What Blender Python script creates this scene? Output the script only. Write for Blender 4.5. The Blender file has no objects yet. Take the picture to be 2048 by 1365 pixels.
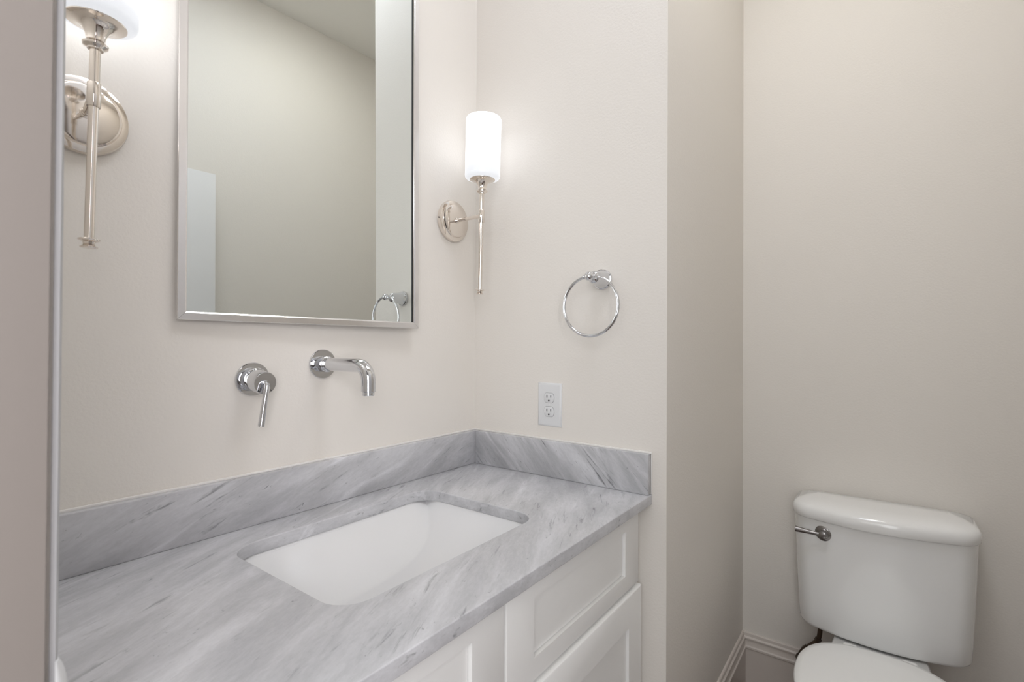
import bpy, bmesh, math
from mathutils import Vector, Matrix
SC = bpy.context.scene
COL = SC.collection

# ------------------------------------------------------------------ camera, world, lights
H = 0.889                      # counter top height
F_PX = 998.63
YAW, PITCH, ROLL = 0.63789, 0.00799, 0.00533
CAM = Vector((-1.2147, -1.04784, 0.37141 + H))
fw = Vector((math.cos(YAW)*math.cos(PITCH), math.sin(YAW)*math.cos(PITCH), math.sin(PITCH)))
rt = Vector((math.sin(YAW), -math.cos(YAW), 0)); up = rt.cross(fw)
r2 = rt*math.cos(ROLL) + up*math.sin(ROLL); u2 = -rt*math.sin(ROLL) + up*math.cos(ROLL)
cd = bpy.data.cameras.new('camera'); cam = bpy.data.objects.new('camera', cd); COL.objects.link(cam)
cam.matrix_world = Matrix(((r2.x, u2.x, -fw.x, CAM.x), (r2.y, u2.y, -fw.y, CAM.y), (r2.z, u2.z, -fw.z, CAM.z), (0, 0, 0, 1)))
cd.sensor_fit = 'HORIZONTAL'; cd.sensor_width = 36; cd.lens = 36*F_PX/2048
cd.clip_start = 0.01; cd.clip_end = 50
cd.dof.use_dof = True; cd.dof.focus_distance = 1.35; cd.dof.aperture_fstop = 9.0
SC.camera = cam
SC.view_settings.view_transform = 'Standard'; SC.view_settings.look = 'None'
SC.view_settings.gamma = 1; SC.view_settings.use_curve_mapping = False
SC.view_settings.exposure = 0.05

w = bpy.data.worlds.new('world'); SC.world = w; w.use_nodes = True
w.node_tree.nodes['Background'].inputs[0].default_value = (0.75, 0.82, 0.95, 1)
w.node_tree.nodes['Background'].inputs[1].default_value = 0.05

def area(name, loc, size, power, color, target=None, size_y=None):
    l = bpy.data.lights.new(name, 'AREA'); l.energy = power; l.color = color
    l.shape = 'RECTANGLE' if size_y else 'DISK'; l.size = size
    if size_y: l.size_y = size_y
    o = bpy.data.objects.new(name, l); COL.objects.link(o); o.location = loc
    if target is not None:
        o.rotation_euler = (Vector(target)-Vector(loc)).to_track_quat('-Z', 'Y').to_euler()
    return o
DOME_A, DOME_B = (13.5, (0.90, 0.94, 1.04)), (14.5, (1.0, 0.985, 0.92))
area('hallway_vanity_fill', (-2.2, -1.72, 1.5), 1.5, 21, (0.96, 0.985, 0.99), (-0.5, -0.4, 1.0), 1.7)  # added soft fill through the doorway onto the vanity; no window modelled
area('hallway_fill_light', (-2.7, -0.98, 1.8), 1.4, 8, (0.97, 0.98, 1.0), (0.6, -1.05, 0.8), 1.4)  # added unseen fill that lifts the toilet tank and alcove
area('hallway_side_fill', (-1.8, -2.05, 1.5), 0.9, 21, (1.0, 0.96, 1.0), (-0.9, 0.0, 1.1), 1.5)  # added unseen fill that brightens the left of the mirror wall
SHADE_HI, SHADE_LO = 1.75, 0.66

# ------------------------------------------------------------------ materials
def new_mat(name):
    m = bpy.data.materials.new(name); m.use_nodes = True
    return m, m.node_tree, m.node_tree.nodes['Principled BSDF']
def bsdf(name, col, rough=0.5, metal=0.0, bump=None, spec=0.5, coat=0):
    m, nt, b = new_mat(name)
    b.inputs['Base Color'].default_value = (*col, 1); b.inputs['Roughness'].default_value = rough
    b.inputs['Metallic'].default_value = metal; b.inputs['Specular IOR Level'].default_value = spec
    b.inputs['Coat Weight'].default_value = coat; b.inputs['Coat Roughness'].default_value = 0.05
    if bump:
        scale, strength, dist = bump
        tc = nt.nodes.new('ShaderNodeTexCoord'); n = nt.nodes.new('ShaderNodeTexNoise')
        n.inputs['Scale'].default_value = scale; n.inputs['Detail'].default_value = 3; n.inputs['Roughness'].default_value = 0.55
        bp = nt.nodes.new('ShaderNodeBump'); bp.inputs['Strength'].default_value = strength; bp.inputs['Distance'].default_value = dist
        nt.links.new(tc.outputs['Object'], n.inputs['Vector']); nt.links.new(n.outputs['Fac'], bp.inputs['Height'])
        nt.links.new(bp.outputs['Normal'], b.inputs['Normal'])
    return m
M = {}
M['wall'] = bsdf('eggshell wall paint', (0.80, 0.762, 0.71), 0.55, bump=(170, 0.35, 0.0012), spec=0.3)
M['ceiling'] = bsdf('ceiling paint', (0.92, 0.90, 0.86), 0.8)
M['trim'] = bsdf('trim paint', (0.66, 0.60, 0.55), 0.35)
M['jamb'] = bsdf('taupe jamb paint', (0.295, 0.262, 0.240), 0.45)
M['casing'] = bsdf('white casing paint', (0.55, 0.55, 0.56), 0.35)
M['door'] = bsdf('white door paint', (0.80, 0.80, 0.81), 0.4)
M['cab'] = bsdf('white cabinet lacquer', (0.88, 0.875, 0.86), 0.35, bump=(40, 0.04, 0.001))
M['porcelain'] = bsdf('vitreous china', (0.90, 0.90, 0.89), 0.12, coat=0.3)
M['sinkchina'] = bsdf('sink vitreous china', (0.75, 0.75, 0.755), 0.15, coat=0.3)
M['seat'] = bsdf('seat plastic', (0.92, 0.92, 0.905), 0.25)
M['chrome'] = bsdf('polished chrome', (0.70, 0.71, 0.735), 0.03, 1.0)
M['nickel'] = bsdf('polished nickel', (0.80, 0.745, 0.69), 0.09, 1.0)
M['dknickel'] = bsdf('brushed dark nickel', (0.30, 0.285, 0.28), 0.28, 1.0)
M['bronze'] = bsdf('dark braided hose', (0.10, 0.075, 0.055), 0.35, 0.9, bump=(600, 0.5, 0.001))
M['alu'] = bsdf('brushed aluminium', (0.78, 0.765, 0.765), 0.22, 1.0)
M['mirror'] = bsdf('mirror glass', (0.765, 0.80, 0.785), 0.0, 1.0)
M['black'] = bsdf('flat black', (0.012, 0.014, 0.014), 0.5)
M['plastic'] = bsdf('white plastic', (0.74, 0.745, 0.75), 0.3)
M['slot'] = bsdf('dark slot', (0.02, 0.02, 0.02), 0.6)
M['caulk'] = bsdf('white caulk', (0.82, 0.80, 0.77), 0.5)
M['hall'] = bsdf('hallway paint', (0.22, 0.20, 0.18), 0.7)

def marble(name, direction, normal, seed=0.0, darker=1.0, contrast=1.0):
    m, nt, b = new_mat(name); N = nt.nodes; L = nt.links
    d = Vector(direction).normalized(); n = Vector(normal).normalized(); p = n.cross(d)
    geo = N.new('ShaderNodeNewGeometry')
    def dot(v):
        x = N.new('ShaderNodeVectorMath'); x.operation = 'DOT_PRODUCT'; x.inputs[1].default_value = v
        L.new(geo.outputs['Position'], x.inputs[0]); return x.outputs['Value']
    cu, cv, cn = dot(d), dot(p), dot(n)
    def mul(s, k, add=0.0):
        x = N.new('ShaderNodeMath'); x.operation = 'MULTIPLY_ADD'; x.inputs[1].default_value = k; x.inputs[2].default_value = add
        L.new(s, x.inputs[0]); return x.outputs[0]
    def noise(su, sv, sn, off, detail=4, rough=0.55, dist=0.0):
        c = N.new('ShaderNodeCombineXYZ'); L.new(mul(cu, su, off), c.inputs[0]); L.new(mul(cv, sv, off*1.7), c.inputs[1]); L.new(mul(cn, sn, off*0.3), c.inputs[2])
        t = N.new('ShaderNodeTexNoise'); t.inputs['Scale'].default_value = 1; t.inputs['Detail'].default_value = detail
        t.inputs['Roughness'].default_value = rough; t.inputs['Distortion'].default_value = dist
        L.new(c.outputs[0], t.inputs['Vector']); return t.outputs['Fac']
    def ramp(fac, a, b_, ca, cb):
        r = N.new('ShaderNodeMapRange'); r.inputs['From Min'].default_value = a; r.inputs['From Max'].default_value = b_
        r.inputs['To Min'].default_value = ca; r.inputs['To Max'].default_value = cb; r.interpolation_type = 'SMOOTHSTEP'
        L.new(fac, r.inputs['Value']); return r.outputs['Result']
    def m2(a, b_, op='MULTIPLY'):
        x = N.new('ShaderNodeMath'); x.operation = op
        L.new(a, x.inputs[0]); L.new(b_, x.inputs[1]); return x.outputs[0]
    K = contrast
    def rk(fac, a, b_, lo, hi): return ramp(fac, a, b_, 1-(1-lo)*K, 1+(hi-1)*K)
    cloud = rk(noise(2.5, 8, 8, 3.1+seed, 3, 0.5, 0.6), 0.32, 0.68, 0.90, 1.06)
    band = rk(noise(4.5, 20, 20, 7.7+seed, 6, 0.62, 0.5), 0.32, 0.68, 0.89, 1.07)
    fine = ramp(noise(70, 190, 190, 1.3+seed, 4, 0.7, 0.2), 0.30, 0.72, 1.04, 0.95)
    streak = rk(noise(9, 85, 85, 11.9+seed, 5, 0.62, 0.5), 0.58, 0.72, 1.0, 0.62)
    speck = rk(noise(60, 150, 150, 21.9+seed, 4, 0.65, 0.9), 0.63, 0.74, 1.0, 0.55)
    mask = ramp(noise(3.5, 12, 12, 5.9+seed, 3, 0.6, 0.4), 0.42, 0.56, 0.0, 1.0)
    mask2 = ramp(noise(6, 22, 22, 45.9+seed, 3, 0.6, 0.4), 0.44, 0.56, 0.0, 1.0)
    def masked(s, mk):  # 1-(1-s)*mask
        a = mul(s, -1, 1.0); c = m2(a, mk); return mul(c, -1, 1.0)
    white = rk(noise(2.4, 17, 17, 31.9+seed, 5, 0.6, 0.9), 0.58, 0.72, 1.0, 1.18)
    v = m2(m2(m2(cloud, band), m2(fine, masked(speck, mask2))), m2(masked(streak, mask), white))
    v = mul(v, 0.53*darker)
    c = N.new('ShaderNodeCombineColor')
    L.new(mul(v, 1.0), c.inputs[0]); L.new(mul(v, 1.0), c.inputs[1]); L.new(mul(v, 1.035), c.inputs[2])
    L.new(c.outputs[0], b.inputs['Base Color'])
    b.inputs['Roughness'].default_value = 0.22; b.inputs['Specular IOR Level'].default_value = 0.45
    return m
M['marble_top'] = marble('grey marble top', (0.90, 0.43, 0), (0, 0, 1), 0.0, 1.06, 1.15)
M['marble_back'] = marble('grey marble backsplash', (0.93, 0, 0.36), (0, 1, 0), 4.0, 1.0, 1.3)
M['marble_side'] = marble('grey marble side splash', (0, -0.70, -0.71), (1, 0, 0), 9.0, 1.0, 1.7)

def shade_mat(gain):
    m, nt, b = new_mat('glowing opal glass'); N = nt.nodes; L = nt.links
    tc = N.new('ShaderNodeTexCoord'); sx = N.new('ShaderNodeSeparateXYZ'); L.new(tc.outputs['Generated'], sx.inputs[0])
    r = N.new('ShaderNodeMapRange'); r.interpolation_type = 'SMOOTHSTEP'
    r.inputs['From Min'].default_value = 0.10; r.inputs['From Max'].default_value = 0.62
    r.inputs['To Min'].default_value = SHADE_LO; r.inputs['To Max'].default_value = SHADE_HI*gain
    L.new(sx.outputs[2], r.inputs['Value'])
    b.inputs['Base Color'].default_value = (0.35, 0.35, 0.35, 1); b.inputs['Roughness'].default_value = 0.3
    b.inputs['Emission Color'].default_value = (0.935, 0.963, 1.015, 1)
    L.new(r.outputs['Result'], b.inputs['Emission Strength'])
    return m
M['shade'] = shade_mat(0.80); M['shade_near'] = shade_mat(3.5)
def glow(name, st, col):
    m, nt, b = new_mat(name); b.inputs['Base Color'].default_value = (0.8, 0.8, 0.8, 1)
    b.inputs['Emission Color'].default_value = (*col, 1); b.inputs['Emission Strength'].default_value = st; return m
M['domeA'] = glow('lit ceiling diffuser', *DOME_A); M['domeB'] = glow('lit warm ceiling diffuser', *DOME_B)

def wood_mat():
    m, nt, b = new_mat('dark reddish wood floor'); N = nt.nodes; L = nt.links
    tc = N.new('ShaderNodeTexCoord'); mp = N.new('ShaderNodeMapping'); mp.inputs['Scale'].default_value = (1.2, 14, 1)
    n = N.new('ShaderNodeTexNoise'); n.inputs['Scale'].default_value = 3; n.inputs['Detail'].default_value = 6
    br = N.new('ShaderNodeTexBrick'); br.inputs['Scale'].default_value = 1; br.inputs['Brick Width'].default_value = 1.2; br.inputs['Row Height'].default_value = 0.12
    br.inputs['Mortar Size'].default_value = 0.0015; br.inputs['Color1'].default_value = (0.13, 0.062, 0.038, 1); br.inputs['Color2'].default_value = (0.17, 0.085, 0.052, 1); br.inputs['Mortar'].default_value = (0.03, 0.015, 0.01, 1)
    mx = N.new('ShaderNodeMix'); mx.data_type = 'RGBA'; mx.blend_type = 'MULTIPLY'; mx.inputs['Factor'].default_value = 0.6
    L.new(tc.outputs['Object'], mp.inputs[0]); L.new(mp.outputs[0], n.inputs['Vector']); L.new(tc.outputs['Object'], br.inputs['Vector'])
    L.new(br.outputs['Color'], mx.inputs['A']); L.new(n.outputs['Fac'], mx.inputs['B']); L.new(mx.outputs['Result'], b.inputs['Base Color'])
    b.inputs['Roughness'].default_value = 0.3
    return m
M['floor'] = wood_mat()

# ------------------------------------------------------------------ mesh helpers
def finish(name, bm, mat, parent=None, angle=35, loc=None):
    me = bpy.data.meshes.new(name)
    bmesh.ops.recalc_face_normals(bm, faces=bm.faces)
    bm.to_mesh(me); bm.free()
    for p in me.polygons: p.use_smooth = True
    me.set_sharp_from_angle(angle=math.radians(angle))
    me.materials.append(M[mat] if isinstance(mat, str) else mat)
    o = bpy.data.objects.new(name, me); COL.objects.link(o)
    if parent is not None: o.parent = parent
    if loc is not None: o.location = loc
    return o
def tag(o, label=None, cat=None, group=None, kind=None):
    if label: o['label'] = label
    if cat: o['category'] = cat
    if group: o['group'] = group
    if kind: o['kind'] = kind
    return o
def thing(name, label, cat, loc, rot=(0, 0, 0), group=None):
    o = bpy.data.objects.new(name, None); COL.objects.link(o); o.location = loc; o.rotation_euler = rot
    o.empty_display_size = 0.05
    return tag(o, label, cat, group)
def add_box(bm, lo, hi, bevel=0.0, seg=2):
    g = bmesh.ops.create_cube(bm, size=1.0)
    vs = g['verts']
    c = [(lo[i]+hi[i])/2 for i in range(3)]; s = [hi[i]-lo[i] for i in range(3)]
    for v in vs: v.co = Vector((c[0]+v.co.x*s[0], c[1]+v.co.y*s[1], c[2]+v.co.z*s[2]))
    if bevel > 0:
        es = list({e for v in vs for e in v.link_edges})
        bmesh.ops.bevel(bm, geom=es, offset=bevel, segments=seg, profile=0.5, affect='EDGES')
    return bm
def box(lo, hi, bevel=0.0, seg=2):
    return add_box(bmesh.new(), lo, hi, bevel, seg)
def basis(axis):
    a = Vector(axis).normalized()
    t = Vector((0, 0, 1)) if abs(a.z) < 0.9 else Vector((1, 0, 0))
    x = t.cross(a).normalized(); return x, a.cross(x), a
def add_lathe(bm, prof, origin=(0, 0, 0), axis=(0, 0, 1), n=64):
    """prof: (radius, height) list; radius 0 ends close to a point."""
    x, y, a = basis(axis); o = Vector(origin); rings = []
    for r, h in prof:
        if r < 1e-6: rings.append([bm.verts.new(o+a*h)])
        else: rings.append([bm.verts.new(o+a*h+(x*math.cos(2*math.pi*i/n)+y*math.sin(2*math.pi*i/n))*r) for i in range(n)])
    for A, B in zip(rings, rings[1:]):
        for i in range(n):
            j = (i+1) % n
            if len(A) == 1 and len(B) == 1: continue
            if len(A) == 1: bm.faces.new((A[0], B[i], B[j]))
            elif len(B) == 1: bm.faces.new((A[i], A[j], B[0]))
            else: bm.faces.new((A[i], A[j], B[j], B[i]))
    return bm
def lathe(prof, origin=(0, 0, 0), axis=(0, 0, 1), n=64):
    return add_lathe(bmesh.new(), prof, origin, axis, n)
def add_tube(bm, pts, radii, n=24, caps=True):
    pts = [Vector(p) for p in pts]
    if not isinstance(radii, (list, tuple)): radii = [radii]*len(pts)
    t0 = (pts[1]-pts[0]).normalized(); x, y, _ = basis(t0); rings = []; prev = t0
    for i, p in enumerate(pts):
        t = (pts[min(i+1, len(pts)-1)]-pts[max(i-1, 0)]).normalized()
        q = prev.rotation_difference(t); x = (q @ x).normalized(); x = (x-t*x.dot(t)).normalized(); y = t.cross(x); prev = t
        rings.append([bm.verts.new(p+(x*math.cos(2*math.pi*k/n)+y*math.sin(2*math.pi*k/n))*radii[i]) for k in range(n)])
    for A, B in zip(rings, rings[1:]):
        for i in range(n): bm.faces.new((A[i], A[(i+1) % n], B[(i+1) % n], B[i]))
    if caps:
        bm.faces.new(rings[0][::-1]); bm.faces.new(rings[-1])
    return bm
def tube(pts, radii, n=24, caps=True): return add_tube(bmesh.new(), pts, radii, n, caps)
def ring_pts(bm, sections, close_bottom=True, close_top=True):
    rings = [[bm.verts.new(p) for p in s] for s in sections]; n = len(rings[0])
    for A, B in zip(rings, rings[1:]):
        for i in range(n): bm.faces.new((A[i], A[(i+1) % n], B[(i+1) % n], B[i]))
    if close_bottom: bm.faces.new(rings[0][::-1])
    if close_top: bm.faces.new(rings[-1])
    return bm
def profile_run(bm, prof, p0, p1, out, upv=(0, 0, 1), m0=0.0, m1=0.0):
    """sweep (out, up) profile from p0 to p1; m0/m1: mitre slope (shift along run per unit of out)."""
    p0, p1, out, upv = Vector(p0), Vector(p1), Vector(out), Vector(upv); t = (p1-p0).normalized()
    A = [bm.verts.new(p0+out*a+upv*b+t*(m0*a)) for a, b in prof]; B = [bm.verts.new(p1+out*a+upv*b+t*(m1*a)) for a, b in prof]
    n = len(prof)
    for i in range(n): bm.faces.new((A[i], A[(i+1) % n], B[(i+1) % n], B[i]))
    bm.faces.new(A[::-1]); bm.faces.new(B)
def struct(name, bm, mat, parent=None, angle=35):
    o = finish(name, bm, mat, parent, angle)
    if parent is None: o['kind'] = 'structure'
    return o

# ------------------------------------------------------------------ room shell
XL, XLo = -1.1308, -1.262        # doorway wall
YE = -0.6224                  # end of the stub wall
X2 = 0.8355                   # wall behind the toilet
YF = -1.52                    # wall opposite the mirror
ZC = 3.01
DY0, DY1, DZ = -0.616, -1.436, 2.055   # door opening
struct('wall_back', box((XLo, 0, 0), (0.0, 0.12, ZC)), 'wall')
struct('wall_right', box((0, YE, 0), (X2, 0.12, ZC)), 'wall')
struct('wall_alcove', box((X2, YF-0.12, 0), (X2+0.12, 0.12, ZC)), 'wall')
struct('wall_front', box((XLo, YF-0.12, 0), (X2, YF, ZC)), 'wall')
bm = box((XLo, DY0+0.0065, 0), (XL, 0, ZC)); add_box(bm, (XLo, YF, 0), (XL, DY1, ZC)); add_box(bm, (XLo, DY1, DZ), (XL, DY0, ZC))
struct('wall_left', bm, 'wall')
struct('ceiling', box((-3.0, -2.3, ZC), (X2+0.12, 0.5, ZC+0.1)), 'ceiling')
struct('floor', box((-3.0, -2.3, -0.1), (X2+0.12, 0.5, 0)), 'floor')
struct('wall_hallway', box((-3.0, -2.3, 0), (-2.9, 0.5, ZC)), 'hall')
struct('wall_hallway_far', box((-2.9, 0.4, 0), (XLo, 0.5, ZC)), 'hall')
struct('wall_hallway_near', box((-2.9, -2.3, 0), (XLo, -2.2, ZC)), 'hall')

# baseboards: (out, up) profile with a top bead and cove
BB = [(0, 0), (0.014, 0), (0.014, 0.128), (0.0165, 0.131), (0.0165, 0.137), (0.013, 0.141), (0.0105, 0.150), (0.0095, 0.160), (0.0125, 0.1625), (0.0125, 0.167), (0.008, 0.172), (0.0065, 0.182), (0.004, 0.185), (0, 0.185)]
bm = bmesh.new(); profile_run(bm, BB, (0, YE, 0), (X2, YE, 0), (0, -1, 0), m0=-1, m1=-1)
struct('baseboard_right', bm, 'trim', angle=20)
bm = bmesh.new(); profile_run(bm, BB, (X2, YE, 0), (X2, YF, 0), (-1, 0, 0), m0=1, m1=-1)
struct('baseboard_alcove', bm, 'trim', angle=20)
bm = bmesh.new(); profile_run(bm, BB, (X2, YF, 0), (XL, YF, 0), (0, 1, 0), m0=1, m1=-1)
struct('baseboard_front', bm, 'trim', angle=20)

# doorway: jamb lining, stop and casings round the opening the camera looks through
t = bpy.data.objects.new('trim_1', None); COL.objects.link(t); t.location = (XL, DY0, 0); t['kind'] = 'structure'
def off(bm, d):
    bmesh.ops.translate(bm, verts=bm.verts, vec=d); return bm
JT = 0.018
o = -Vector((XL, DY0, 0))
yj = DY0-0.004
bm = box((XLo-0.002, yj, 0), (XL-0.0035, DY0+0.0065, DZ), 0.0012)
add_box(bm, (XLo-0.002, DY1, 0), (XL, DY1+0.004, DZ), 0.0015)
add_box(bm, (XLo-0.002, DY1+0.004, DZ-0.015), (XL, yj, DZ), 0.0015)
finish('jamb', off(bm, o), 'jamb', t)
CW = 0.057
CP = [(0, 0), (0.0, 0.0), (0.0030, 0.0), (0.0040, 0.002), (0.0045, 0.020), (0.0095, 0.026), (0.0122, 0.040), (0.0144, 0.052), (0.0128, CW), (0, CW)][1:]
def casing(x, out, ydir, y0):
    bm = bmesh.new()
    A = [(x+out*a, y0+ydir*b) for a, b in CP]
    ring_pts(bm, [[Vector((p[0], p[1], 0)) for p in A], [Vector((p[0], p[1], DZ+CW)) for p in A]])
    return off(bm, o)
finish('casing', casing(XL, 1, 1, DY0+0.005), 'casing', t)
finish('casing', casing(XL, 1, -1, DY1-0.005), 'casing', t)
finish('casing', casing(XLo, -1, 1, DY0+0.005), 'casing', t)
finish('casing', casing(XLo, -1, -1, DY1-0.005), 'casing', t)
finish('head_casing', off(box((XL, DY1, DZ+0.005), (XL+0.015, DY0, DZ+0.062), 0.003), o), 'casing', t)
# strike plate with its curved lip on the near jamb
bm = bmesh.new()
for z0, z1 in ((0.995, 1.061),):
    secs = []
    for zz, ext in ((0.988, 0.0040), (0.991, 0.0058), (0.996, 0.0074), (1.003, 0.0083), (1.012, 0.0086), (1.030, 0.0086), (1.037, 0.0083), (1.042, 0.0077), (1.047, 0.0067), (1.051, 0.0055), (1.055, 0.0038)):
        q = [(XL+0.0010+(ext-0.0010)*a/10, yj-0.0018+0.006*(a/10)**2) for a in range(11)]
        secs.append([Vector((px, py, zz)) for px, py in q] + [Vector((px, py+0.0016, zz)) for px, py in q[::-1]])
    ring_pts(bm, secs)
finish('strike_plate', off(bm, o), 'plastic', t)['label'] = 'pale rounded lip of the strike plate'

# open door leaf lying in front of the opposite wall
d = bpy.data.objects.new('door_1', None); COL.objects.link(d); d.location = (XL+0.012, -1.437, 0); d['kind'] = 'structure'
finish('door_leaf', box((0.0, 0, 0.012), (0.812, 0.035, 2.042), 0.002), 'door', d)
bm = lathe([(0.0, 0.0), (0.032, 0.0), (0.032, 0.006), (0.028, 0.010), (0.012, 0.012), (0.011, 0.035), (0.020, 0.040), (0.027, 0.050), (0.027, 0.062), (0.018, 0.070), (0, 0.072)], (0.75, 0.035, 0.965), (0, 1, 0), 40)
finish('door_knob', bm, 'nickel', d)
for zz in (0.25, 1.05, 1.85):
    finish('hinge', lathe([(0, 0), (0.006, 0), (0.006, 0.09), (0, 0.09)], (-0.006, 0.042, zz-0.045), (0, 0, 1), 16), 'nickel', d)

# recessed ceiling lamp
cl = thing('ceiling_light', 'round white flush light in the ceiling over the vanity side', 'ceiling light', (-0.45, -0.80, ZC))
for fl_ in (cl, thing('ceiling_light', 'round white flush light in the ceiling over the toilet alcove', 'ceiling light', (0.08, -0.95, ZC))):
  fr = 0.235 if fl_ is cl else 0.17
  finish('diffuser', lathe([(0, -0.060), (fr*0.45, -0.056), (fr*0.8, -0.044), (fr-0.006, -0.024), (fr-0.002, -0.012), (fr-0.002, -0.002), (0, -0.002)], n=64), 'domeA' if fl_ is cl else 'domeB', fl_)
  finish('trim_ring', lathe([(fr, 0.0), (fr+0.02, 0.0), (fr+0.02, -0.012), (fr+0.015, -0.03), (fr+0.005, -0.035), (fr, -0.03), (fr, 0.0)], n=48), 'plastic', fl_)

# ------------------------------------------------------------------ mirror
mroot = thing('wall_mirror', 'rectangular mirror in a slim brushed silver frame above the faucet', 'mirror', (-0.58, -0.018, H+0.41), (0, 0, 0))
nrm = Vector((math.sin(-0.034), -math.cos(-0.034)*math.cos(0.008), math.sin(0.008))).normalized()
ex = (Vector((1, 0, 0)) - nrm*nrm.x).normalized(); ez = ex.cross(-nrm); ez = -ez if ez.z < 0 else ez
ey = ez.cross(ex)      # points into the wall
mroot.matrix_world = Matrix(((ex.x, ey.x, ez.x, -0.58), (ex.y, ey.y, ez.y, -0.018), (ex.z, ey.z, ez.z, H+0.41), (0, 0, 0, 1)))
ML, MR, MB_, MT = -0.2670, 0.3070, 0.005, 0.935     # outer frame, local x and z
FWD = 0.0165                                      # rail width
def rail(a, b, inn):
    # rail cross-section swept with mitred ends; a,b outer corners, inn inward direction
    a, b, inn = Vector(a), Vector(b), Vector(inn); t = (b-a).normalized(); bm = bmesh.new()
    prof = [(0, 0.0014), (0, -0.0035), (0.001, -0.0048), (FWD-0.0035, -0.0048), (FWD-0.001, -0.0035), (FWD, -0.0015), (FWD, 0.0014)]
    A = [bm.verts.new(a+inn*p+Vector((0, q, 0))+t*p) for p, q in prof]; B = [bm.verts.new(b+inn*p+Vector((0, q, 0))-t*p) for p, q in prof]
    n = len(prof)
    for i in range(n): bm.faces.new((A[i], A[(i+1) % n], B[(i+1) % n], B[i]))
    bm.faces.new(A[::-1]); bm.faces.new(B); return bm
g = 0.00025
finish('frame_rail', rail((ML, 0, MB_+g), (ML, 0, MT), (1, 0, 0)), 'alu', mroot, 25)
finish('frame_rail', rail((MR, 0, MB_+g), (MR, 0, MT), (-1, 0, 0)), 'alu', mroot, 25)
finish('frame_rail', rail((ML+g, 0, MB_), (MR-g, 0, MB_), (0, 0, 1)), 'alu', mroot, 25)
finish('frame_rail', rail((ML+g, 0, MT), (MR-g, 0, MT), (0, 0, -1)), 'alu', mroot, 25)
finish('mirror_glass', box((ML+FWD, 0.0, MB_+FWD), (MR-FWD-0.004, 0.0009, MT-FWD)), 'mirror', mroot)
finish('gap_strip', box((MR-FWD-0.0045, -0.0012, MB_+FWD), (MR-FWD+0.0002, 0.0013, MT-FWD)), 'black', mroot)['label'] = 'black strip in the gap beside the glass'  # plain black strip between the glass and the right rail
finish('backing_board', box((ML+0.003, 0.0009, MB_+0.003), (MR-0.003, 0.0013, MT-0.003)), 'black', mroot)
finish('spacer', box((MR-0.05, 0.0013, MB_+0.1), (MR-0.03, 0.024, MB_+0.5)), 'black', mroot)

# ------------------------------------------------------------------ sconces
ZS = H+0.7440
def make_sconce(x, label, tilt, tiltx, glass, dz=0.0, dx=0.0):
    s = thing('wall_sconce', label, 'wall lamp', (x, 0, ZS+dz), group='sconces beside the mirror')
    A = (0, -1, 0); E = -0.119
    finish('backplate', lathe([(0, 0), (0.0595, 0), (0.0615, 0.003), (0.0620, 0.007), (0.0600, 0.013), (0.0540, 0.0150), (0.0505, 0.0155), (0.0490, 0.0180), (0.0480, 0.0215), (0.0440, 0.0240), (0, 0.0240)], axis=A, n=96), 'nickel', s)
    finish('set_screw', lathe([(0, 0), (0.0022, 0), (0.0022, 0.002), (0, 0.002)], (-0.0615, -0.008, 0), (-1, 0, 0), 16), 'dknickel', s)
    bm = tube([(0, -0.023, 0), (dx*0.12, -0.036, 0), (dx, E+0.004, -abs(dx)*0.2)], 0.0052, 32)
    add_lathe(bm, [(0.005, 0.0235), (0.0085, 0.0235), (0.0085, 0.026), (0.0068, 0.028), (0.0068, 0.031), (0.005, 0.032)], axis=A, n=32)
    finish('arm', bm, 'nickel', s)
    R = Matrix.Translation((dx, E, -abs(dx)*0.2)) @ Matrix.Rotation(tilt, 4, 'X') @ Matrix.Rotation(tiltx, 4, 'Y')
    def fin(name, bm, mat):
        bmesh.ops.transform(bm, matrix=R, verts=bm.verts); return finish(name, bm, mat, s)
    fin('collar', lathe([(0.006, -0.0195), (0.0082, -0.0195), (0.0086, -0.0188), (0.0086, 0.0150), (0.0082, 0.0157), (0.0060, 0.0157)], n=40), 'nickel')
    fin('lower_rod', lathe([(0, -0.2150), (0.0062, -0.2150), (0.0062, -0.018), (0, -0.018)], n=40), 'nickel')
    fin('upper_rod', lathe([(0, 0.012), (0.0067, 0.012), (0.0067, 0.070), (0, 0.070)], n=40), 'nickel')
    fin('finial', lathe([(0.0062, -0.2120), (0.0125, -0.2130), (0.0135, -0.2142), (0.0125, -0.2158), (0.0080, -0.2175), (0.0068, -0.2205), (0.0085, -0.2235), (0.0110, -0.2250), (0.0100, -0.2268), (0, -0.2272)], n=40), 'nickel')
    fin('cup', lathe([(0.0066, 0.0640), (0.0095, 0.0640), (0.0100, 0.0660), (0.0150, 0.0690), (0.0158, 0.0720), (0.0125, 0.0745), (0.0112, 0.0775), (0.0125, 0.0850), (0.0160, 0.0930), (0.0225, 0.0990), (0.0325, 0.1020), (0.0365, 0.1030), (0.0370, 0.1045), (0.0350, 0.1060), (0, 0.1060)], n=64), 'nickel')
    z0, z1, r = 0.1050, 0.2800, 0.0505
    fin('lamp_shade', lathe([(0, z0+0.001), (0.030, z0), (0.0425, z0+0.0003), (0.0470, z0+0.002), (0.0500, z0+0.006), (0.0508, z0+0.011), (r, z0+0.02), (r, z1-0.004), (r-0.002, z1), (r-0.005, z1), (r-0.006, z1-0.004), (r-0.006, z0+0.02), (0.040, z0+0.008), (0, z0+0.007)], n=96), glass)
    return s
make_sconce(-0.1125, 'polished nickel sconce with a lit white glass shade, right of the mirror', math.radians(1.3), 0, 'shade')
make_sconce(-0.9825, 'polished nickel sconce left of the mirror, its shade cut off at the top left', math.radians(1.5), math.radians(0.6), 'shade_near', -0.0045, -0.0125)

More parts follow.
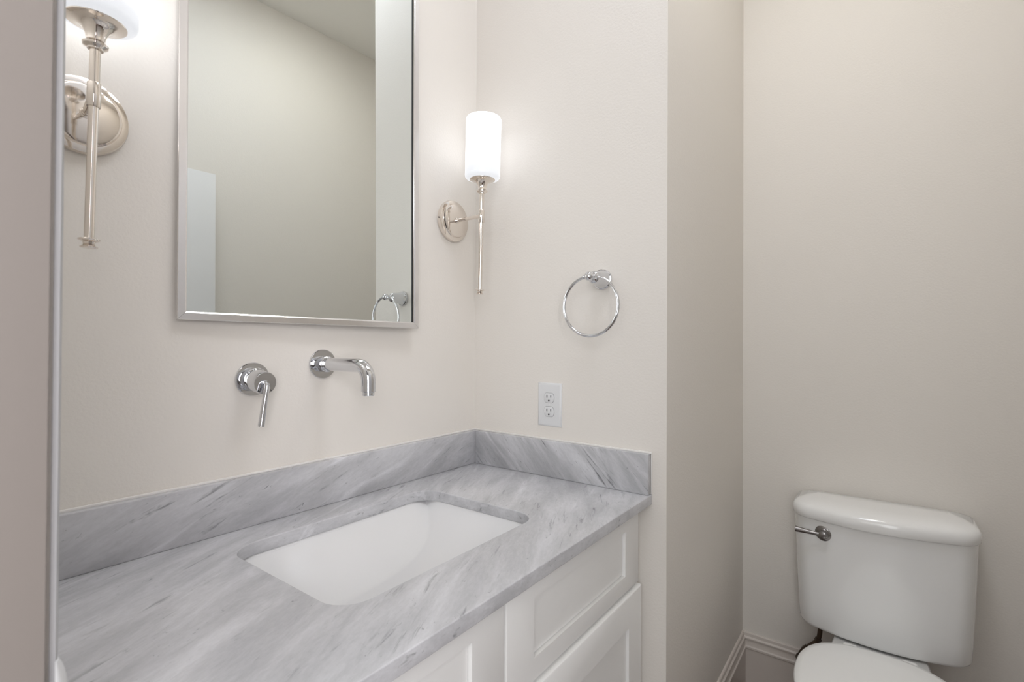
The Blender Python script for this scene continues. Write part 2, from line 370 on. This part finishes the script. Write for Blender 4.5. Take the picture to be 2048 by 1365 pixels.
# ------------------------------------------------------------------ faucet
ZF = H+0.2980
k = thing('faucet_control', 'round chrome wall faucet control with a thin lever pointing down', 'faucet control', (-0.7045, 0, ZF))
finish('escutcheon', lathe([(0, 0), (0.0340, 0), (0.0345, 0.001), (0.0345, 0.0055), (0.0335, 0.0068), (0, 0.0072)], axis=(0, -1, 0), n=96), 'chrome', k)
bm = lathe([(0.0, 0.006), (0.0235, 0.006), (0.0240, 0.0068), (0.0240, 0.0190), (0.0225, 0.0198), (0.0225, 0.0215), (0.0, 0.0215)], axis=(0, -1, 0), n=80)
finish('valve_body', bm, 'chrome', k)
kb = finish('knob', lathe([(0, 0.0210), (0.0222, 0.0210), (0.0228, 0.0218), (0.0228, 0.0545), (0.0218, 0.0560), (0, 0.0563)], axis=(0, -1, -0.11), n=80), 'chrome', k)
pts = []
p0 = Vector((0.0, -0.0535, 0.006)); 
path = [(-0.001, -0.050, -0.004), (-0.0015, -0.0610, -0.0052), (-0.0020, -0.0660, -0.0085), (-0.0028, -0.0675, -0.0145), (-0.0050, -0.0665, -0.0300), (-0.0085, -0.0650, -0.0580), (-0.0118, -0.0635, -0.0900)]
finish('lever', tube(path, [0.0052, 0.0052, 0.0052, 0.0052, 0.0052, 0.0055, 0.0062], 28), 'chrome', kb)
for sx in (-1, 1): finish('temperature_dot', lathe([(0, 0.0565), (0.0012, 0.0565), (0.0012, 0.0570), (0, 0.0570)], (sx*0.0125, 0, -0.0150), (0, -1, -0.11), 12), 'slot', kb)

sp = thing('faucet_spout', 'chrome wall-mounted spout curving down over the sink', 'faucet spout', (-0.5440, 0, H+0.3250))
finish('escutcheon', lathe([(0, 0), (0.0330, 0), (0.0335, 0.001), (0.0335, 0.0052), (0.0327, 0.0062), (0, 0.0066)], axis=(0, -1, 0), n=96), 'chrome', sp)
finish('collar', lathe([(0, 0.006), (0.0180, 0.006), (0.0184, 0.0068), (0.0184, 0.0235), (0.0175, 0.0245), (0.0164, 0.0250), (0.0164, 0.0290), (0.0150, 0.0300), (0, 0.0300)], axis=(0, -1, 0), n=72), 'chrome', sp)
Rb = 0.034; yb = -0.1380; pts = [(0, -0.028, 0), (0, -0.08, 0), (0, yb+0.01, 0)]
for i in range(17):
    a = math.pi/2*i/16; pts.append((0, yb-Rb*math.sin(a), -Rb+Rb*math.cos(a)))
pts += [(0, yb-Rb, -Rb-0.008), (0, yb-Rb, -0.0545)]
finish('spout_tube', tube(pts, 0.0150, 48), 'chrome', sp)
finish('aerator', lathe([(0.0130, 0), (0.0135, -0.001), (0.0127, -0.0018), (0.0127, -0.0078), (0.0117, -0.0090), (0.0060, -0.0080), (0.0055, -0.002), (0, -0.002)], (0, yb-Rb, -0.0540), n=48), 'chrome', sp)

# ------------------------------------------------------------------ towel ring
YR, ZR = -0.4484, H+0.5475
tr = thing('towel_ring', 'round chrome towel ring hanging empty on the side wall', 'towel ring', (0, YR, ZR))
finish('base', lathe([(0, 0), (0.0255, 0), (0.0268, 0.0012), (0.0275, 0.004), (0.0268, 0.0068), (0.0240, 0.0080), (0.0235, 0.0095), (0.0225, 0.0110), (0.0200, 0.0240), (0.0178, 0.0400), (0.0166, 0.0520), (0.0150, 0.0560), (0.0118, 0.0590), (0.0085, 0.0610), (0, 0.0615)], axis=(-1, 0, 0), n=72), 'chrome', tr)
bm = lathe([(0.0075, 0.0600), (0.0068, 0.0650), (0.0075, 0.0680)] + [(0.0118*math.sin(a), 0.0790-0.0118*math.cos(a)) for a in [math.radians(x) for x in range(36, 181, 12)]], axis=(-1, 0, 0), n=40)
finish('post', bm, 'chrome', tr)
Rr = 0.0765; cx = -0.0770
bm = tube([(0, -0.0155, 0), (0, 0.0155, 0)], 0.0062, 24)
bmesh.ops.translate(bm, verts=bm.verts, vec=(cx, 0, -0.001)); finish('pivot', bm, 'chrome', tr)
bm = bmesh.new(); n1, n2 = 120, 16; rows = []
for i in range(n1):
    a = 2*math.pi*i/n1; c = Vector((cx, Rr*math.sin(a)-0.003, -Rr+Rr*math.cos(a)+0.001)); rd = Vector((0, math.sin(a), math.cos(a)))
    rows.append([bm.verts.new(c+(rd*math.cos(2*math.pi*j/n2)+Vector((1, 0, 0))*math.sin(2*math.pi*j/n2))*0.0042) for j in range(n2)])
for i in range(n1):
    for j in range(n2): bm.faces.new((rows[i][j], rows[(i+1) % n1][j], rows[(i+1) % n1][(j+1) % n2], rows[i][(j+1) % n2]))
finish('ring', bm, 'chrome', tr)

# ------------------------------------------------------------------ outlet
YO, ZO = -0.2449-0.0795/2, H+0.1395+0.062
ou = thing('wall_outlet', 'white duplex electrical outlet on the side wall above the side splash', 'outlet', (0, YO, ZO))
w2, h2 = 0.0397, 0.0620
secs = []
for x_, ins in ((0, 0), (-0.0012, 0), (-0.0035, 0.0012), (-0.0055, 0.0042), (-0.0060, 0.0070)):
    a, b = w2-ins, h2-ins; secs.append([Vector((x_, -a, -b)), Vector((x_, a, -b)), Vector((x_, a, b)), Vector((x_, -a, b))])
bm = bmesh.new(); ring_pts(bm, secs); finish('cover_plate', bm, 'plastic', ou, 60)
def recept(zc):
    def outline(gr):
        pts = []
        for i in range(48):
            a = 2*math.pi*i/48; yy, zz = 0.0172*math.cos(a), 0.0172*math.sin(a)
            zz = max(-0.0140, min(0.0140, zz)); s = gr; pts.append((yy*(1+s/0.0172), zz*(1+s/0.0140)))
        return pts
    bm = bmesh.new()
    finish('receptacle_gap', ring_pts(bm, [[Vector((-0.0058, y_, z_+zc)) for y_, z_ in outline(0.0006)], [Vector((-0.00615, y_, z_+zc)) for y_, z_ in outline(0.0006)]]), 'slot', ou)
    bm = bmesh.new()
    f = finish('receptacle', ring_pts(bm, [[Vector((-0.0058, y_, z_+zc)) for y_, z_ in outline(0)], [Vector((-0.0070, y_, z_+zc)) for y_, z_ in outline(0)], [Vector((-0.0074, y_, z_+zc)) for y_, z_ in outline(-0.0006)]]), 'plastic', ou)
    for dy, hh in ((0.0064, 0.0041), (-0.0064, 0.0033)):
        finish('blade_slot', box((-0.0078, dy-0.0013, zc+0.0042-hh), (-0.0072, dy+0.0013, zc+0.0042+hh)), 'slot', f)
    finish('ground_hole', lathe([(0, 0.0072), (0.0026, 0.0072), (0.0026, 0.0079), (0, 0.0079)], (0, 0, zc-0.0078), (-1, 0, 0), 20), 'slot', f)
recept(0.0195); recept(-0.0195)
finish('screw', lathe([(0, 0.0058), (0.0026, 0.0058), (0.0026, 0.0066), (0, 0.0070)], (0, 0, 0), (-1, 0, 0), 20), 'plastic', ou)

# ------------------------------------------------------------------ countertop, splashes, sink
D = 0.5860; TH = 0.0254
def rrect(x0, x1, y0, y1, r, n=10):
    P = []
    for cx_, cy_, a0 in ((x1-r, y1-r, 0), (x0+r, y1-r, 90), (x0+r, y0+r, 180), (x1-r, y0+r, 270)):
        for i in range(n+1):
            a = math.radians(a0+90*i/n); P.append((cx_+r*math.cos(a), cy_+r*math.sin(a)))
    return P
cu = bpy.data.curves.new('c', 'CURVE'); cu.dimensions = '2D'; cu.fill_mode = 'BOTH'
bv = 0.0022
def spl(P):
    s = cu.splines.new('POLY'); s.points.add(len(P)-1)
    for q, p in zip(s.points, P): q.co = (p[0], p[1], 0, 1)
    s.use_cyclic_u = True
X0, X1 = XL+0.001, -0.001
spl([(X0, -D), (X1-0.0, -D), (X1, -0.001), (X0, -0.001)])
SX0, SX1, SY0, SY1 = -0.796, -0.308, -0.4470, -0.1030
spl(rrect(SX0, SX1, SY0, SY1, 0.050))
cu.extrude = TH/2-bv; cu.bevel_depth = bv; cu.bevel_resolution = 3; cu.offset = -bv
tmp = bpy.data.objects.new('tmp', cu); COL.objects.link(tmp)
dg = bpy.context.evaluated_depsgraph_get(); me = bpy.data.meshes.new_from_object(tmp.evaluated_get(dg)); bpy.data.objects.remove(tmp)
bm = bmesh.new(); bm.from_mesh(me); bmesh.ops.remove_doubles(bm, verts=bm.verts, dist=1e-5)
ct = finish('countertop', bm, 'marble_top', None, 30); ct.location = (0, 0, H-TH/2)
ct.data.materials.clear(); ct.data.materials.append(M['marble_top'])
for p in ct.data.polygons: p.material_index = 0
tag(ct, 'grey veined marble vanity countertop with a rectangular sink cutout', 'countertop')
ST, SH = 0.0200, 0.1016
b = finish('backsplash', box((X0, -ST, H), (-0.0005, -0.0008, H+SH), 0.0022), 'marble_back')
tag(b, 'long grey marble backsplash strip along the mirror wall', 'backsplash')
finish('caulk_line', box((X0, -0.0060, H+SH-0.001), (-0.001, -0.0003, H+SH+0.0040), 0.0015), 'caulk', b)
b = finish('side_splash', box((-ST, -D+0.003, H), (-0.0008, -ST-0.0004, H+SH), 0.0022), 'marble_side')
tag(b, 'short veined marble side splash on the right wall under the outlet', 'backsplash')
finish('caulk_line', box((-0.0060, -D-0.0005, H+SH-0.001), (-0.0003, -0.004, H+SH+0.0040), 0.0015), 'caulk', b)
bm = box((-0.0030, -D-0.0002, H+0.0003), (-0.0003, -D+0.0028, H+SH), 0.0008); finish('caulk_bead', bm, 'caulk', b)

def smax(a, b_, k_):
    h_ = max(0.0, min(1.0, 0.5+0.5*(a-b_)/k_)); return b_*(1-h_)+a*h_+k_*h_*(1-h_)
def sink_z(x, y):
    zt = -TH-0.0003
    back = zt-0.006-0.62*(SY1+0.010-y) if y < SY1+0.010 else zt
    u = (SX1+0.012)-x
    right = zt-0.092*(1-math.exp(-max(u, 0)/0.085))*1.04
    ul = x-(SX0-0.012)
    left = zt-1.6*max(ul, 0)
    front = zt-1.5*max(y-(SY0-0.012), 0)
    z = smax(back, right, 0.006)
    z = smax(z, left, 0.02); z = smax(z, front, 0.02); z = smax(z, -0.128-0.012*max(0, 1-((x+0.552)**2+(y+0.30)**2)**0.5/0.2), 0.006)
    return min(z, zt)
bm = bmesh.new(); nx, ny = 150, 110; gx0, gx1, gy0, gy1 = SX0-0.012, SX1+0.012, SY0-0.012, SY1+0.010
G = [[bm.verts.new((gx0+(gx1-gx0)*i/nx, gy0+(gy1-gy0)*j/ny, sink_z(gx0+(gx1-gx0)*i/nx, gy0+(gy1-gy0)*j/ny))) for j in range(ny+1)] for i in range(nx+1)]
for i in range(nx):
    for j in range(ny): bm.faces.new((G[i][j], G[i+1][j], G[i+1][j+1], G[i][j+1]))
# flange
outer = [(gx0-0.02, gy0-0.02), (gx1+0.02, gy0-0.02), (gx1+0.02, gy1+0.015), (gx0-0.02, gy1+0.015)]
inner = [G[0][0], G[nx][0], G[nx][ny], G[0][ny]]
edges = [[G[i][0] for i in range(nx+1)], [G[nx][j] for j in range(ny+1)], [G[nx-i][ny] for i in range(nx+1)], [G[0][ny-j] for j in range(ny+1)]]
for v in [v for e in edges for v in e]: v.co.z = -TH-0.0003
ov = [bm.verts.new((a, b_, -TH-0.0003)) for a, b_ in outer]
for q in range(4):
    e = edges[q]; m_ = len(e)//2
    for i in range(len(e)-1): bm.faces.new((e[i], e[i+1], ov[q] if i < m_ else ov[(q+1) % 4]))
    bm.faces.new((e[m_], ov[(q+1) % 4], ov[q]))
sk = thing('sink', 'white rectangular undermount sink set into the marble countertop', 'sink', (0, 0, H))
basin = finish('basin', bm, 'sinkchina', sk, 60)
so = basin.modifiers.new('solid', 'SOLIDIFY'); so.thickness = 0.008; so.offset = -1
zd = sink_z(-0.552, -0.30)
finish('drain', lathe([(0, 0.004), (0.014, 0.004), (0.022, 0.003), (0.023, 0.001), (0.029, 0.0012), (0.031, 0), (0.031, -0.012), (0, -0.012)], (-0.552, -0.30, zd+0.004), n=48), 'chrome', sk)

# ------------------------------------------------------------------ vanity cabinet
vc = thing('vanity_cabinet', 'white shaker vanity cabinet under the marble countertop', 'cabinet', (0, 0, 0))
YB = -0.5420
bm = box((XL+0.003, YB, 0.10), (-0.0015, -0.004, H-TH-0.0005), 0.001)
bmesh.ops.delete(bm, geom=[f for f in bm.faces if f.normal.z > 0.9], context='FACES_ONLY')
finish('body', bm, 'cab', vc)
finish('toe_kick', box((XL+0.003, YB+0.07, 0.0005), (-0.0015, YB+0.09, 0.101)), 'cab', vc)
def shaker(name, x0, x1, z0, z1, sx, sz, th=0.020, rec=0.007, er=0.0025):
    yb = YB-0.0005; yf = yb-th; bm = bmesh.new()
    def quad(ix, y_, iz=None):
        iz = ix if iz is None else iz
        return [Vector((x0+ix, y_, z0+iz)), Vector((x1-ix, y_, z0+iz)), Vector((x1-ix, y_, z1-iz)), Vector((x0+ix, y_, z1-iz))]
    secs = [quad(0, yb), quad(0, yf+er), quad(er*0.3, yf+er*0.3), quad(er, yf), quad(sx, yf, sz), quad(sx+0.0010, yf+rec+0.003, sz+0.0010), quad(sx+0.0024, yf+rec+0.003, sz+0.0024), quad(sx+0.0026, yf+rec, sz+0.0026)]
    ring_pts(bm, secs)
    return finish(name, bm, 'cab', vc, 25)
bays = ((-0.570+0.0032, -0.0235), (XL+0.012, -0.570-0.0032))
for x0, x1 in bays:
    shaker('drawer_front', x0, x1, H-0.2150, H-TH-0.004, 0.0790, 0.0405, th=0.0180)
    shaker('cabinet_door', x0, x1+0.004, 0.105, H-0.2215, 0.0790, 0.0750, th=0.0255, er=0.0045)

# ------------------------------------------------------------------ toilet
YT = -1.0400
to = thing('toilet', 'white two-piece toilet with a closed lid in the alcove', 'toilet', (X2, YT, 0))
# local: x negative toward room
def dsec(z, back, front, halfw, bow, n=28, rc=0.04, side=0.0):
    """D-shaped section: flat back at x=back, bowed front reaching x=front, rounded corners."""
    P = []
    for i in range(2*n+1):
        s = -1+i/n; y = halfw*math.copysign(abs(math.sin(s*math.pi/2)), s)
        f = front + bow*(y/halfw)**2
        e = max(0.0, abs(y)/halfw)
        f2 = f + (back-f)*0.0
        P.append((f2, y, s))
    # superellipse style: front corners rounded
    out = []
    for f, y, s in P:
        d_ = halfw-abs(y)
        if d_ < rc:
            f = f + rc - math.sqrt(max(0, rc*rc-(rc-d_)**2))
        out.append(Vector((f, y, z)))
    out.append(Vector((back, halfw, z))); out.append(Vector((back, -halfw, z)))
    return out
ZT0, ZT1 = H-0.541, H-0.176
secs = []
hb, ht = 0.2160, 0.2275
def tsec(t_, z, ins=0.0):
    hw = hb+(ht-hb)*t_ - ins
    return dsec(z, -0.022, -0.193-0.022*t_+ins, hw, 0.045, rc=0.045)
for ins, dz in ((0.030, 0.0), (0.010, 0.002), (0.0025, 0.007), (0.0, 0.015)): secs.append(tsec(0.0, ZT0+dz, ins))
for i in range(1, 9): t_ = i/8; secs.append(tsec(t_**0.85, ZT0+0.015+(ZT1-ZT0-0.015)*t_))
bm = bmesh.new(); ring_pts(bm, secs); finish('tank', bm, 'porcelain', to, 50)
secs = []
for ins, z in ((0.010, ZT1-0.004), (0.003, ZT1-0.003), (0.0, ZT1+0.001), (-0.0005, ZT1+0.018), (0.001, ZT1+0.027), (0.005, ZT1+0.034), (0.014, ZT1+0.040), (0.035, ZT1+0.046), (0.065, ZT1+0.050)):
    secs.append(dsec(z, -0.018-max(ins, 0)*0.3, -0.229+ins, 0.2325-ins, 0.052, rc=0.045))
bm = bmesh.new(); ring_pts(bm, secs); finish('tank_lid', bm, 'porcelain', to, 50)
# flush lever
fx, fy, fz = -0.1915, 0.1390, H-0.2170
fl = finish('flush_lever', lathe([(0, -0.004), (0.0255, -0.004), (0.0262, 0.000), (0.0250, 0.003), (0.0200, 0.0065), (0.0165, 0.0080), (0.0150, 0.0110), (0.0125, 0.0125), (0.0120, 0.022), (0.0105, 0.026), (0.0060, 0.028), (0, 0.0285)], (fx, fy, fz), (-1, 0.12, 0), 48), 'dknickel', to)
finish('lever_arm', tube([(fx-0.0180, fy, fz), (fx-0.0200, fy+0.02, fz), (fx-0.0170, fy+0.045, fz), (fx-0.0140, fy+0.078, fz+0.001)], [0.0052, 0.0056, 0.0068, 0.0088], 24), 'dknickel', fl)
# bowl
def egg(z, xb, xf, hw, n=64, p=2.2):
    """closed egg outline: back end at xb, front end at xf (more negative), half width hw."""
    out = []; xc = xb+(xf-xb)*0.42
    for i in range(n):
        a = 2*math.pi*i/n; c, s = math.cos(a), math.sin(a)
        rx = (xb-xc) if c > 0 else (xc-xf)
        q = p if c > 0 else 2.0
        out.append(Vector((xc+rx*math.copysign(abs(c)**(2/q), c), hw*math.copysign(abs(s)**(2/q), s), z)))
    return out
RIM = H-0.492-0.006-0.0       # top of bowl deck (tank sits on it)
ZB = H-0.545
secs = [egg(0.0, -0.10, -0.56, 0.110, p=3), egg(0.02, -0.10, -0.565, 0.112, p=3), egg(0.06, -0.11, -0.55, 0.102), egg(0.16, -0.12, -0.55, 0.100), egg(0.24, -0.10, -0.60, 0.135), egg(0.31, -0.17, -0.67, 0.170), egg(ZB-0.03, -0.225, -0.715, 0.182), egg(ZB-0.006, -0.225, -0.72, 0.184), egg(ZB, -0.230, -0.715, 0.180)]
bm = bmesh.new(); ring_pts(bm, secs)
# deck under the tank
def deck(z, ins): return [Vector((-0.035-ins, -0.105+ins, z)), Vector((-0.035-ins, 0.105-ins, z)), Vector((-0.30, 0.128-ins, z)), Vector((-0.30, -0.128+ins, z))]
ring_pts(bm, [deck(0.25, 0.02), deck(0.31, 0.0), deck(ZT0-0.008, 0.0), deck(ZT0-0.002, 0.006)])
finish('bowl', bm, 'porcelain', to, 50)
secs = [egg(ZB+0.001, -0.262, -0.722, 0.184, p=2.6), egg(ZB+0.004, -0.258, -0.726, 0.187, p=2.6), egg(ZB+0.014, -0.258, -0.726, 0.187, p=2.6), egg(ZB+0.018, -0.262, -0.722, 0.184, p=2.6)]
bm = bmesh.new(); ring_pts(bm, secs); finish('seat', bm, 'seat', to, 50)
zl = ZB+0.0195
secs = [egg(zl, -0.262, -0.722, 0.183, p=2.6), egg(zl+0.003, -0.257, -0.727, 0.188, p=2.6), egg(zl+0.012, -0.257, -0.727, 0.188, p=2.6), egg(zl+0.017, -0.261, -0.723, 0.184, p=2.6), egg(zl+0.0205, -0.275, -0.708, 0.170, p=2.5), egg(zl+0.0225, -0.32, -0.66, 0.125, p=2.4)]
bm = bmesh.new(); ring_pts(bm, secs); finish('seat_lid', bm, 'seat', to, 50)
for sy in (-0.07, 0.07): finish('hinge', box((-0.268, sy-0.018, ZB+0.0), (-0.240, sy+0.018, ZB+0.030), 0.006, 3), 'seat', to)

# supply hose and stop valve
HO = Vector((0, -0.8600-YT, 0.10))
hp = [(-0.095, -0.022, H-0.100-0.525), (-0.095, -0.022, H-0.100-0.5675), (-0.095, -0.016, H-0.100-0.606), (-0.095, 0.001, H-0.100-0.628), (-0.095, 0.029, H-0.100-0.659), (-0.095, 0.042, H-0.100-0.695), (-0.090, 0.040, 0.060), (-0.082, 0.030, 0.072), (-0.079, 0.020, 0.0695)]
def smooth_path(P, n=8):
    P = [Vector(p) for p in P]; Q = [P[0]]+P+[P[-1]]; out = []
    for i in range(1, len(Q)-2):
        for j in range(n):
            t_ = j/n; a, b_, c, d_ = Q[i-1], Q[i], Q[i+1], Q[i+2]
            out.append(0.5*((2*b_)+(c-a)*t_+(2*a-5*b_+4*c-d_)*t_*t_+(3*b_-a-3*c+d_)*t_**3))
    return out+[P[-1]]
sp_ = smooth_path([Vector(p)+HO for p in hp])
hs = finish('supply_hose', tube(sp_, 0.0072, 20), 'bronze', to)
hs['label'] = 'dark braided supply hose'
for a, r_ in ((1, 0.0105), (15, 0.0098), (28, 0.0098), (36, 0.0098)):
    finish('crimp_fitting', tube([sp_[a], sp_[a+1], sp_[a+2], sp_[a+3]], r_, 6), 'bronze', hs)
vt = thing('stop_valve', 'small dark water stop valve on the wall low beside the toilet', 'valve', (X2-0.017, -0.8600, 0.10))
bm = lathe([(0, 0), (0.028, 0), (0.026, 0.004), (0.008, 0.006), (0.008, 0.060), (0.012, 0.060), (0.012, 0.075), (0, 0.076)], (-0.0005, 0.020, 0.050-0.02), (-1, 0, 0), 32)
add_tube(bm, [(-0.062, 0.020, 0.028), (-0.062, 0.020, 0.068)], 0.009, 20)
finish('valve_body', bm, 'bronze', vt)
